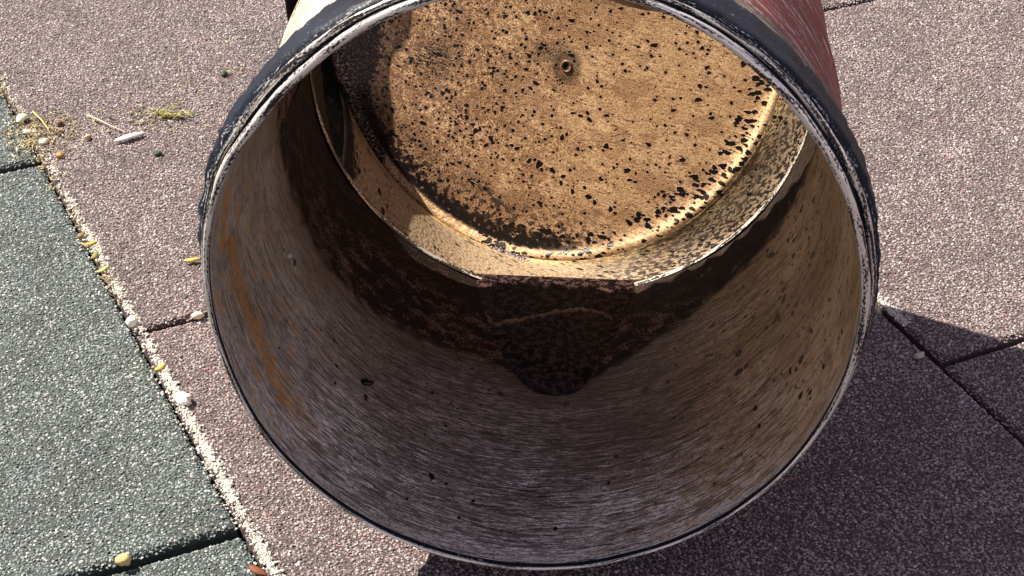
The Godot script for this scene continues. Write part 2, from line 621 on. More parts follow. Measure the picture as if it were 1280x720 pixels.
func wall_material() -> StandardMaterial3D:
	var w := 2048
	var h := 768
	var streak := noise_bytes(w, h, 160, 768, 0.13, 3, 3)
	var thin := noise_bytes(w, h, 300, 768, 0.30, 4, 2)
	var blotch := noise_bytes(w, h, 512, 192, 0.018, 6, 4)
	var patch := noise_bytes(w, h, 1024, 384, 0.06, 9, 5)
	var fine := noise_bytes(w, h, w, h, 0.22, 8, 2)
	var flake := noise_bytes(w, h, 620, 768, 0.17, 10, 3)
	var col := PackedByteArray()
	col.resize(w * h * 3)
	var rgh := PackedByteArray()
	rgh.resize(w * h)
	var hgt := PackedByteArray()
	hgt.resize(w * h)
	var spots := PackedByteArray()
	spots.resize(w * h)
	rng.seed = 909
	for k in 420:
		var d := rng.randfn(-22.0, 16.0)
		var s := rng.randf_range(0.03, 0.29)
		if rng.randf() < 0.4:
			d = rng.randf_range(-170, -10)
		var rad := 0.0005 + 0.0016 * pow(rng.randf(), 3.0)
		if d > -60.0 and rng.randf() < 0.4: rad *= 1.5
		stamp(spots, w, h, int((d + 180.0) / 360.0 * w), int(s / DEPTH * h), rad / 1.11 * w, rad / DEPTH * h * rng.randf_range(0.8, 1.8), rng.randi())
	# scratches running round the wall: one buffer of pale ones, one of dark ones
	var pale_l := PackedByteArray()
	pale_l.resize(w * h)
	var dark_l := PackedByteArray()
	dark_l.resize(w * h)
	for k in 26000:
		var bright := rng.randf() < 0.62
		var x0 := rng.randf_range(0.02, 0.60) * w
		if rng.randf() < 0.6: x0 = rng.randf_range(0.10, 0.40) * w
		var y0 := pow(rng.randf(), 1.9) * 0.72 * h if bright else rng.randf() * 0.9 * h
		var ln := 4.0 + 60.0 * pow(rng.randf(), 3.0)
		var an := rng.randfn(0.0, 0.10)
		if rng.randf() < 0.04: an = rng.randf_range(-1.2, 1.2)
		var op := rng.randf_range(0.25, 1.0)
		var wd := 1 if rng.randf() < 0.7 else 2
		for t in int(ln):
			var px := int(x0 + cos(an) * t)
			var py := int(y0 + sin(an) * t * 1.3)
			if px < 0 or py < 0 or px >= w or py >= h - 3: break
			var fade := int(255.0 * op * minf(1.0, minf(t + 1, ln - t) / 5.0))
			for q in wd:
				if bright: pale_l[(py + q) * w + px] = maxi(pale_l[(py + q) * w + px], fade)
				else: dark_l[(py + q) * w + px] = maxi(dark_l[(py + q) * w + px], fade)
	for x in w:
		var d := -180.0 + 360.0 * x / w
		var tar_s := table(TAR, d)
		var right := ss(-95.0, -45.0, d) * (1.0 - ss(20.0, 60.0, d))
		var bottom := ss(-150.0, -120.0, d) * (1.0 - ss(-60.0, -30.0, d))
		var rust := (1.0 - ss(-152.0, -132.0, d)) if d < 0.0 else ss(160.0, 172.0, d)
		var rust_s := lerpf(0.052, 0.040, ss(-160.0, -145.0, d)) if d < 0.0 else 0.036
		for y in h:
			var i := y * w + x
			var s := DEPTH * y / h
			var a := streak[i] / 255.0
			var b := thin[i] / 255.0
			var c := blotch[i] / 255.0
			var p := patch[i] / 255.0
			var f := fine[i] / 255.0
			var fl := flake[i] / 255.0
			var rg2 := p * 0.5 + fl * 0.5
			# bare grimy steel, browner to the right
			var r := lerpf(136.0, 192.0, c)
			var g := lerpf(128.0, 188.0, c)
			var bl := lerpf(116.0, 176.0, c)
			r = lerpf(r, r * 1.14, right)
			g = lerpf(g, g * 0.99, right)
			bl = lerpf(bl, bl * 0.80, right)
			# the low middle is stained a darker purple brown
			var mid := ss(-135.0, -105.0, d) * (1.0 - ss(-70.0, -45.0, d)) * ss(0.035, 0.09, s + (p - 0.5) * 0.04) * 0.50
			r = lerpf(r, 92.0, mid)
			g = lerpf(g, 72.0, mid)
			bl = lerpf(bl, 70.0, mid)
			# pale brush marks
			var edge := 1.0 - ss(0.02, 0.15, s)
			var thr := 0.64 - 0.13 * edge * bottom - 0.10 * (c - 0.5) + 0.06 * right
			var pale := ss(thr, thr + 0.10, a * 0.55 + b * 0.45) * (0.30 + 0.55 * edge * bottom + 0.12 * bottom)
			pale *= 0.35 + 0.9 * f
			var fk := 0.60 - 0.07 * edge * bottom - 0.03 * bottom + 0.03 * right
			pale = maxf(pale * 0.4, ss(fk, fk + 0.07, fl) * 0.6 * (0.15 + 0.55 * bottom * (0.35 + 0.65 * edge)) * (1.0 - 0.75 * right) * ss(0.25, 0.6, c))
			pale = maxf(pale, pale_l[i] / 255.0 * (0.50 + 0.50 * bottom) * (1.0 - 0.5 * right) * (0.50 + 1.1 * edge))
			pale *= 0.55 + 0.9 * ss(0.42, 0.62, c * 0.5 + p * 0.5)
			pale = clampf(pale, 0.0, 1.0)
			r = lerpf(r, 232.0, pale)
			g = lerpf(g, 228.0, pale)
			bl = lerpf(bl, 224.0, pale)
			# dark brush marks
			var thd := 0.40 + 0.05 * bottom - 0.05 * right
			var dk := (1.0 - ss(thd - 0.10, thd, a * 0.5 + b * 0.5)) * 0.42
			dk = maxf(dk, (1.0 - ss(0.22, 0.36, f)) * (0.30 + 0.35 * bottom))
			dk = maxf(dk, (1.0 - ss(0.30, 0.42, fl)) * (0.22 + 0.25 * bottom) * (1.0 - 0.6 * right))
			dk = maxf(dk, dark_l[i] / 255.0 * 0.9)
			dk = maxf(dk, (1.0 - ss(0.30, 0.46, p * 0.6 + fl * 0.4)) * 0.3)
			r = lerpf(r, 40.0, dk)
			g = lerpf(g, 30.0, dk)
			bl = lerpf(bl, 30.0, dk)
			# rust
			if rust > 0.0:
				var q := absf(s - rust_s - (p - 0.5) * 0.010)
				var rk := rust * (1.0 - ss(0.003, 0.013, q)) * ss(0.40, 0.60, fl * 0.6 + f * 0.4) * 0.9
				rk = maxf(rk, rust * 0.45 * ss(0.60, 0.72, p) * (1.0 - ss(0.10, 0.16, s)))
				r = lerpf(r, 196.0, rk)
				g = lerpf(g, 124.0, rk)
				bl = lerpf(bl, 48.0, rk)
			# tar and dried scum near the base
			var ts := tar_s + (p - 0.5) * 0.010
			var tk := ss(ts - 0.005, ts + 0.010, s) * (0.86 + 0.14 * ss(0.40, 0.55, fl))
			# thin stain that fades towards the mouth
			var halo := ss(ts - 0.030 - 0.03 * p, ts, s) * 0.45 * (1.0 - 0.6 * right)
			r = lerpf(r, 66.0, halo)
			g = lerpf(g, 46.0, halo)
			bl = lerpf(bl, 40.0, halo)
			var rough := 0.50 + 0.2 * (f - 0.5) - 0.10 * pale
			var open_k := 0.0
			if tk > 0.0:
				var open := ss(0.50, 0.62, p * 0.40 + fl * 0.25 + f * 0.35 + 0.16 * (c - 0.5)) * 0.9
				open *= 1.0 - 0.75 * ss(-60.0, -45.0, d) * (1.0 - ss(30.0, 60.0, d))
				open *= 1.0 - 0.45 * ss(-140.0, -165.0, d)
				open_k = open
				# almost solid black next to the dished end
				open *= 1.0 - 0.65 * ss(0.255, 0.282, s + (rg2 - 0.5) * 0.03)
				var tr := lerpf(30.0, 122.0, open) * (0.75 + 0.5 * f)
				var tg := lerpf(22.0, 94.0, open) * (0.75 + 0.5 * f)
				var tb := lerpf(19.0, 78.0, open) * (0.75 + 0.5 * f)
				r = lerpf(r, tr, tk)
				g = lerpf(g, tg, tk)
				bl = lerpf(bl, tb, tk)
				rough = lerpf(rough, lerpf(0.80, 0.88, open), tk)
			var sp := spots[i] / 255.0
			if sp > 0.0:
				r = lerpf(r, 22.0, sp)
				g = lerpf(g, 17.0, sp)
				bl = lerpf(bl, 17.0, sp)
				rough = lerpf(rough, 0.22, sp)
			# scuffed band just inside the lip
			var lipk := (1.0 - ss(0.004, 0.012, s)) * ss(0.42, 0.60, a * 0.4 + f * 0.6) * 0.7
			r = lerpf(r, 190.0, lipk)
			g = lerpf(g, 184.0, lipk)
			bl = lerpf(bl, 174.0, lipk)
			col[i * 3] = int(clampf(r, 0, 255))
			col[i * 3 + 1] = int(clampf(g, 0, 255))
			col[i * 3 + 2] = int(clampf(bl, 0, 255))
			rgh[i] = int(clampf(rough, 0.1, 1.0) * 255.0)
			hgt[i] = int(clampf(70.0 + 70.0 * (a * 0.5 + b * 0.5) + 30.0 * f + 60.0 * sp + tk * (70.0 - 90.0 * open_k), 0, 255))
	var m := textured(tex_rgb(w, h, col), tex_l(w, h, rgh), tex_bump(w, h, hgt, 3.0), 0.9)
	m.metallic_specular = 0.2
	return m

# a dark drop with a ragged edge
func stamp(buf: PackedByteArray, w: int, h: int, cx: int, cy: int, rx: float, ry: float, sd: int):
	var p1 := float(sd % 628) / 100.0
	var p2 := float((sd / 628) % 628) / 100.0
	var soft := clampf(1.0 / maxf(rx, ry), 0.08, 0.9)
	var lob := ss(3.0, 9.0, maxf(rx, ry))
	var x0 := maxi(0, int(cx - rx * 1.5 - 1))
	var x1 := mini(w - 1, int(cx + rx * 1.5 + 1))
	var y0 := maxi(0, int(cy - ry * 1.5 - 1))
	var y1 := mini(h - 1, int(cy + ry * 1.5 + 1))
	for y in range(y0, y1 + 1):
		for x in range(x0, x1 + 1):
			var dx := (x - cx) / rx
			var dy := (y - cy) / ry
			var an := atan2(dy, dx)
			var rr := sqrt(dx * dx + dy * dy) * (1.0 + lob * (0.18 * sin(an * 2.0 + p1) + 0.12 * sin(an * 3.0 + p2) + 0.07 * sin(an * 5.0 + p1 * 1.7)))
			var v := int(255.0 * (1.0 - ss(1.0 - 0.5 * soft, 1.0 + 0.6 * soft, rr)))
			if v > buf[y * w + x]: buf[y * w + x] = v

func plate_material() -> StandardMaterial3D:
	var w := 1536
	var z := 1.5   # texels per texel of a 1024 sheet
	var streak := noise_bytes(w, w, 190, w, 0.11, 21, 3)
	var thin := noise_bytes(w, w, 330, w, 0.25, 22, 2)
	var patch := noise_bytes(w, w, 512, 512, 0.016, 23, 4)
	var fine := noise_bytes(w, w, w, w, 0.10, 24, 3)
	var grain := noise_bytes(w, w, w, w, 0.24, 25, 2)
	var rag := noise_bytes(w, w, w, w, 0.035, 26, 4)
	var spots := PackedByteArray()
	spots.resize(w * w)
	rng.seed = 515
	var halos := PackedByteArray()
	halos.resize(w * w)
	# the drops that can be made out one by one
	for q in [[-.28, -.512, 6.5], [-.25, -.535, 5.0], [-.234, -.556, 8.0], [-.215, -.545, 5.0], [-.158, -.577, 5.5], [.018, -.622, 6.0], [.040, -.612, 4.5], [.061, -.625, 8.0], [.075, -.645, 5.0], [.121, -.638, 6.5], [.170, -.650, 6.0], [.165, -.675, 5.0], [-.067, -.579, 5.0], [.331, -.493, 6.5], [.268, -.673, 5.5], [.290, -.705, 7.0], [.320, -.720, 5.5], [.656, -.587, 6.5], [.556, -.364, 5.0], [.439, -.562, 5.0], [.377, -.569, 4.5], [.45, -.60, 5.0], [.60, -.25, 4.5], [.68, -.12, 4.0], [.22, -.70, 6.0], [.39, -.73, 6.0]]:
		stamp(spots, w, w, int((q[0] * 0.5 + 0.5) * w), int((0.5 - q[1] * 0.5) * w), float(q[2]) * z * rng.randf_range(0.7, 1.0), float(q[2]) * z * rng.randf_range(0.6, 0.9), rng.randi())
	for k in 7000:
		var an := rng.randf() * TAU
		var rd := sqrt(rng.randf()) * 0.94
		var hx := cos(an) * rd
		var vy := sin(an) * rd
		var dense := ss(0.45, -0.45, hx) * 0.75 + 0.35
		if rng.randf() > dense: continue
		var r := (0.8 + 3.4 * pow(rng.randf(), 3.2)) * z
		stamp(spots, w, w, int((hx * 0.5 + 0.5) * w), int((0.5 - vy * 0.5) * w), r * rng.randf_range(0.8, 1.3), r * rng.randf_range(0.7, 1.1), rng.randi())
		if r > 2.6: stamp(halos, w, w, int((hx * 0.5 + 0.5) * w), int((0.5 - vy * 0.5) * w), r * 2.2, r * 1.8, rng.randi())
	for k in 520:
		var an := rng.randf() * TAU
		var rd := sqrt(rng.randf()) * 0.93
		var r := 2.2 + 6.0 * pow(rng.randf(), 2.0)
		stamp(spots, w, w, int((cos(an) * rd * 0.5 + 0.5) * w), int((0.5 - sin(an) * rd * 0.5) * w), r * rng.randf_range(0.8, 1.5), r * rng.randf_range(0.6, 1.0), rng.randi())
		stamp(halos, w, w, int((cos(an) * rd * 0.5 + 0.5) * w), int((0.5 - sin(an) * rd * 0.5) * w), r * 2.4, r * 1.8, rng.randi())
	# rust clouds
	for k in 90:
		var r := rng.randf_range(10.0, 46.0)
		stamp(halos, w, w, int(rng.randf_range(0.08, 0.9) * w), int(rng.randf_range(0.35, 0.95) * w), r * 1.5, r, rng.randi())
	var lines := PackedByteArray()
	lines.resize(w * w)
	for k in 1100:
		var x0 := rng.randf() * w
		var y0 := rng.randf_range(0.25, 1.0) * w
		var ln := 20.0 + 200.0 * pow(rng.randf(), 2.2)
		var an := rng.randfn(0.10, 0.10) if rng.randf() < 0.85 else rng.randf() * TAU
		var cv := rng.randfn(0.0, 0.0016)
		var op := rng.randf_range(0.2, 0.85)
		var px := x0
		var py := y0
		for t in int(ln):
			px += cos(an)
			py += sin(an)
			an += cv
			if px < 1 or py < 1 or px > w - 2 or py > w - 2: break
			var fade := op * minf(1.0, minf(t, ln - t) / 8.0)
			var at := int(py) * w + int(px)
			lines[at] = maxi(lines[at], int(255.0 * fade * (1.0 - (py - int(py)))))
			lines[at + w] = maxi(lines[at + w], int(255.0 * fade * (py - int(py))))
	# heavier splashes along the lower right ridge
	for k in 280:
		var an := deg_to_rad(rng.randf_range(-100.0, -5.0))
		var rd := rng.randf_range(0.88, 1.0)
		var r := rng.randf_range(1.5, 6.0) * z
		stamp(spots, w, w, int((cos(an) * rd * 0.5 + 0.5) * w), int((0.5 - sin(an) * rd * 0.5) * w), r * 1.4, r * 0.8, rng.randi())
	var col := PackedByteArray()
	col.resize(w * w * 3)
	var rgh := PackedByteArray()
	rgh.resize(w * w)
	var hgt := PackedByteArray()
	hgt.resize(w * w)
	for y in w:
		var v := 1.0 - 2.0 * y / w
		if v > 0.26: continue
		for x in w:
			var i := y * w + x
			var u := 2.0 * x / w - 1.0
			var rr := sqrt(u * u + v * v)
			if rr > 1.01: continue
			# brush marks run slightly downhill to the right
			var yy := clampi(y - int(x * 0.07) + 60, 0, w - 1)
			var j := yy * w + x
			var a := streak[j] / 255.0
			var b := thin[j] / 255.0
			var p := patch[i] / 255.0
			var f := fine[i] / 255.0
			var gr := grain[i] / 255.0
			var rg := rag[i] / 255.0
			var r := lerpf(200.0, 236.0, p)
			var g := lerpf(156.0, 196.0, p)
			var bl := lerpf(108.0, 150.0, p)
			var ha := halos[i] / 255.0 * 0.42 * ss(0.25, 0.55, f)
			r = lerpf(r, 128.0, ha)
			g = lerpf(g, 84.0, ha)
			bl = lerpf(bl, 52.0, ha)
			# brown mottling
			var mot := (1.0 - ss(0.40, 0.50, f * 0.75 + gr * 0.25)) * (0.30 + 0.50 * ss(0.45, -0.5, u + (p - 0.5)))
			mot = maxf(mot, (1.0 - ss(0.38, 0.50, rg)) * (0.20 + 0.45 * ss(0.5, -0.4, u)))
			r = lerpf(r, 104.0, mot)
			g = lerpf(g, 68.0, mot)
			bl = lerpf(bl, 46.0, mot)
			var pale := ss(0.56, 0.66, gr) * 0.45
			r = lerpf(r, 244.0, pale)
			g = lerpf(g, 214.0, pale)
			bl = lerpf(bl, 172.0, pale)
			# scratches
			var sc := (1.0 - ss(0.30, 0.40, a * 0.5 + b * 0.5)) * 0.75 * ss(0.30, 0.55, p + 0.1)
			sc = maxf(sc, lines[i] / 255.0)
			r = lerpf(r, 82.0, sc)
			g = lerpf(g, 50.0, sc)
			bl = lerpf(bl, 34.0, sc)
			# fine dark grit, thicker at the upper left
			var gt := (1.0 - ss(0.32, 0.37, gr * 0.7 + f * 0.3)) * (0.40 + 0.60 * ss(0.45, -0.45, u + v * -0.2 + (p - 0.5)))
			r = lerpf(r, 44.0, gt)
			g = lerpf(g, 29.0, gt)
			bl = lerpf(bl, 23.0, gt)
			# dirt gathered inside the ridge
			var an := atan2(v, u)
			var low := ss(-0.30, -0.75, v) * ss(0.55, 0.05, u)
			var dirt := ss(0.72, 0.95, rr) * low * ss(0.50, 0.60, rg * 0.7 + gr * 0.3 + 0.25 * ss(0.87, 0.95, rr) * low)
			dirt *= 1.0 - ss(0.955, 0.970, rr)
			# smears
			var sm := exp(-pow((u + 0.46) / 0.09, 2.0) - pow((v + 0.31) / 0.07, 2.0)) * ss(0.35, 0.6, b + a - 0.5)
			sm = maxf(sm, 0.8 * exp(-pow((u - 0.06) / 0.10, 2.0) - pow((v + 0.19) / 0.035, 2.0)) * ss(0.3, 0.6, f))
			sm = maxf(sm, 0.9 * exp(-pow((u + 0.12 + (v + 0.80) * 1.6) / 0.05, 2.0) - pow((v + 0.82) / 0.10, 2.0)) * ss(0.40, 0.52, rg))
			var hr := sqrt(pow(u - 0.114, 2.0) + pow(v + 0.23, 2.0))
			sm = maxf(sm, 0.75 * exp(-pow((hr - 0.045) / 0.018, 2.0)) * ss(0.30, 0.55, gr))
			dirt = maxf(dirt, sm * 0.8)
			# the left side is caked with tar
			var cake := ss(-0.70, -0.73, u - 0.20 * ss(0.88, 0.95, rr) * ss(-0.45, -0.6, u) + (rg - 0.5) * 0.05 + 0.10 * ss(-0.35, -0.75, v)) * (0.45 + 0.55 * ss(0.62, 0.48, f))
			dirt = maxf(dirt, cake)
			var sp := maxf(spots[i] / 255.0, dirt)
			r = lerpf(r, 24.0, sp)
			g = lerpf(g, 19.0, sp)
			bl = lerpf(bl, 19.0, sp)
			# the ridge is rubbed bright
			var ridge := ss(0.960, 0.970, rr) * (1.0 - ss(0.990, 0.999, rr)) * (1.0 - sp) * 0.25
			r = lerpf(r, 244.0, ridge)
			g = lerpf(g, 216.0, ridge)
			bl = lerpf(bl, 164.0, ridge)
			col[i * 3] = int(clampf(r, 0, 255))
			col[i * 3 + 1] = int(clampf(g, 0, 255))
			col[i * 3 + 2] = int(clampf(bl, 0, 255))
			rgh[i] = int(255.0 * lerpf(0.60 + 0.2 * (f - 0.5), 0.34, sp))
			hgt[i] = int(clampf(90.0 + 40.0 * (f - 0.5) + 50.0 * (a * 0.5 + b * 0.5) + 80.0 * sp, 0, 255))
	var m := textured(tex_rgb(w, w, col), tex_l(w, w, rgh), tex_bump(w, w, hgt, 3.0), 0.8)
	m.metallic_specular = 0.35
	return m

func skirt_material() -> StandardMaterial3D:
	var w := 1024
	var h := 128
	var rag := noise_bytes(w, h, w, h, 0.075, 41, 5)
	var fine := noise_bytes(w, h, w, h, 0.16, 42, 3)
	var patch := noise_bytes(w, h, 512, 64, 0.03, 43, 3)
	var spots := PackedByteArray()
	spots.resize(w * h)
	rng.seed = 61
	for k in 330:
		var x := rng.randf()
		var r := 1.0 + 2.6 * pow(rng.randf(), 2.5)
		stamp(spots, w, h, int(x * w), int(rng.randf() * h), r, r * 1.6, rng.randi())
	var col := PackedByteArray()
	col.resize(w * h * 3)
	var rgh := PackedByteArray()
	rgh.resize(w * h)
	var hgt := PackedByteArray()
	hgt.resize(w * h)
	for y in h:
		var t := float(y) / h
		for x in w:
			var i := y * w + x
			var d := lerpf(-151.0, 14.0, float(x) / w)
			var rg := rag[i] / 255.0
			var f := fine[i] / 255.0
			var p := patch[i] / 255.0
			# left of the lit part the inside is caked with tar, the lower right is splashed
			var caked := 1.0 - ss(-148.0, -145.0, d + (rg - 0.5) * 6.0)
			var splash := ss(-88.0, -62.0, d) * (0.35 + 0.65 * ss(0.9, 0.2, t))
			var r := lerpf(126.0, 190.0, f)
			var g := lerpf(108.0, 166.0, f)
			var bl := lerpf(86.0, 136.0, f)
			var yel := ss(0.75, 0.97, t) * 0.45
			r = lerpf(r, 236.0, yel)
			g = lerpf(g, 196.0, yel)
			bl = lerpf(bl, 120.0, yel)
			var mot := (1.0 - ss(0.30, 0.46, f * 0.6 + p * 0.4)) * 0.6
			r = lerpf(r, 110.0, mot)
			g = lerpf(g, 84.0, mot)
			bl = lerpf(bl, 60.0, mot)
			var sp := spots[i] / 255.0
			sp = maxf(sp, ss(0.45, 0.55, rg * 0.6 + f * 0.4) * splash)
			sp = maxf(sp, caked * ss(0.05, 0.22, f * 0.6 + rg * 0.4))
			# tar line where the skirt meets the shell
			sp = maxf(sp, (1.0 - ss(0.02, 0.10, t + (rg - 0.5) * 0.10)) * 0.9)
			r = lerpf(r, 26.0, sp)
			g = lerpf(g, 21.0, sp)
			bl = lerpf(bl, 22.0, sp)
			col[i * 3] = int(r)
			col[i * 3 + 1] = int(g)
			col[i * 3 + 2] = int(bl)
			rgh[i] = int(255.0 * lerpf(0.65, 0.8, sp))
			hgt[i] = int(clampf(80.0 + 70.0 * sp + 60.0 * (f - 0.5), 0, 255))
	var m := textured(tex_rgb(w, h, col), tex_l(w, h, rgh), tex_bump(w, h, hgt, 3.0), 0.9)
	m.metallic_specular = 0.3
	return m

func flange_material() -> StandardMaterial3D:
	var w := 512
	var rag := noise_bytes(w, w, w, w, 0.03, 141, 4)
	var fine := noise_bytes(w, w, w, w, 0.10, 142, 3)
	var col := PackedByteArray()
	col.resize(w * w * 3)
	var rgh := PackedByteArray()
	rgh.resize(w * w)
	for i in w * w:
		var k := ss(0.56, 0.70, rag[i] / 255.0 * 0.5 + fine[i] / 255.0 * 0.5) * 0.8
		col[i * 3] = int(lerpf(16.0, 52.0, k))
		col[i * 3 + 1] = int(lerpf(13.0, 40.0, k))
		col[i * 3 + 2] = int(lerpf(14.0, 34.0, k))
		rgh[i] = int(255.0 * lerpf(0.45, 0.7, k))
	var m := textured(tex_rgb(w, w, col), tex_l(w, w, rgh), tex_bump(w, w, fine, 3.0), 1.0)
	m.metallic_specular = 0.2
	return m

func hoop_material() -> StandardMaterial3D:
	var w := 2048
	var h := 128
	var streak := noise_bytes(w, h, 256, h, 0.16, 51, 3)
	var fine := noise_bytes(w, h, w, h, 0.2, 52, 3)
	var patch := noise_bytes(w, h, 512, 32, 0.04, 53, 3)
	var col := PackedByteArray()
	col.resize(w * h * 3)
	var rgh := PackedByteArray()
	rgh.resize(w * h)
	var hgt := PackedByteArray()
	hgt.resize(w * h)
	for y in h:
		var t := float(y) / h
		for x in w:
			var i := y * w + x
			var a := streak[i] / 255.0
			var f := fine[i] / 255.0
			var p := patch[i] / 255.0
			var r := lerpf(12.0, 28.0, p)
			var g := lerpf(17.0, 36.0, p)
			var bl := lerpf(28.0, 54.0, p)
			# chipped to bare metal along the corners
			var corner := exp(-pow((t - 0.37) / 0.06, 2.0)) + 0.8 * exp(-pow((t - 0.86) / 0.05, 2.0)) + 0.5 * exp(-pow((t - 0.10) / 0.08, 2.0)) + 0.35 * exp(-pow((t - 0.62) / 0.05, 2.0))
			var bare := ss(0.62, 0.74, a * 0.55 + f * 0.45 + 0.20 * corner - 0.13)
			r = lerpf(r, 176.0, bare)
			g = lerpf(g, 176.0, bare)
			bl = lerpf(bl, 174.0, bare)
			col[i * 3] = int(r)
			col[i * 3 + 1] = int(g)
			col[i * 3 + 2] = int(bl)
			rgh[i] = int(255.0 * lerpf(0.42 + 0.15 * f, 0.45, bare))
			hgt[i] = int(clampf(120.0 - 50.0 * bare + 70.0 * (f - 0.5) + 30.0 * a, 0, 255))
	var m := textured(tex_rgb(w, h, col), tex_l(w, h, rgh), tex_bump(w, h, hgt, 2.5), 0.8)
	m.metallic_specular = 0.25
	return m

func bead_material(sd: int, worn: float) -> StandardMaterial3D:
	var w := 2048
	var h := 32
	var streak := noise_bytes(w, h, 256, h, 0.10, sd, 3)
	var fine := noise_bytes(w, h, w, h, 0.22, sd + 50, 2)
	var col := PackedByteArray()
	col.resize(w * h * 3)
	var met := PackedByteArray()
	met.resize(w * h)
	for i in w * h:
		var k := ss(0.60 - 0.30 * worn, 0.72 - 0.30 * worn, streak[i] / 255.0 * 0.6 + fine[i] / 255.0 * 0.4)
		col[i * 3] = int(lerpf(40.0, 236.0, k))
		col[i * 3 + 1] = int(lerpf(36.0, 232.0, k))
		col[i * 3 + 2] = int(lerpf(34.0, 224.0, k))
		met[i] = int(200.0 * k)
	var m := textured(tex_rgb(w, h, col), null, null, 1.0)
	m.roughness = 0.2
	m.metallic = 0.6
	m.metallic_texture = tex_l(w, h, met)
	m.metallic_texture_channel = BaseMaterial3D.TEXTURE_CHANNEL_RED
	return m

var outer_mat: StandardMaterial3D
func outer_material() -> StandardMaterial3D:
	if outer_mat: return outer_mat
	var w := 1024
	var h := 256
	var streak := noise_bytes(w, h, 128, h, 0.15, 71, 3)
	var fine := noise_bytes(w, h, w, h, 0.2, 72, 3)
	var patch := noise_bytes(w, h, 512, 128, 0.03, 73, 4)
	var col := PackedByteArray()
	col.resize(w * h * 3)
	var rgh := PackedByteArray()
	rgh.resize(w * h)
	for x in w:
		var d := -180.0 + 360.0 * x / w
		var left := ss(95.0, 125.0, d)
		if d < -150.0: left = 1.0
		for y in h:
			var i := y * w + x
			var t := float(y) / h
			var a := streak[i] / 255.0
			var f := fine[i] / 255.0
			var p := patch[i] / 255.0
			# dull red paint, worn to grey brown near the hoop
			var worn := (1.0 - ss(0.10, 0.26, t + (p - 0.5) * 0.16))
			var r := lerpf(112.0, 146.0, f)
			var g := lerpf(30.0, 54.0, p)
			var bl := lerpf(34.0, 52.0, p)
			r = lerpf(r, 96.0, worn)
			g = lerpf(g, 84.0, worn)
			bl = lerpf(bl, 72.0, worn)
			# left side: pale bare metal with yellowish stains
			var lr := lerpf(172.0, 214.0, f)
			var lg := lerpf(160.0, 200.0, f)
			var lb := lerpf(112.0, 188.0, p)
			r = lerpf(r, lr, left)
			g = lerpf(g, lg, left)
			bl = lerpf(bl, lb, left)
			var sc := ss(0.57, 0.66, a * 0.65 + f * 0.35) * 0.75
			r = lerpf(r, 190.0, sc)
			g = lerpf(g, 182.0, sc)
			bl = lerpf(bl, 165.0, sc)
			var dk := (1.0 - ss(0.34, 0.44, a * 0.4 + f * 0.3 + p * 0.3)) * 0.75
			r = lerpf(r, 30.0, dk)
			g = lerpf(g, 26.0, dk)
			bl = lerpf(bl, 26.0, dk)
			col[i * 3] = int(r)
			col[i * 3 + 1] = int(g)
			col[i * 3 + 2] = int(bl)
			rgh[i] = int(255.0 * (0.52 + 0.25 * f))
	outer_mat = textured(tex_rgb(w, h, col), tex_l(w, h, rgh), tex_bump(w, h, streak, 1.5), 0.5)
	return outer_mat

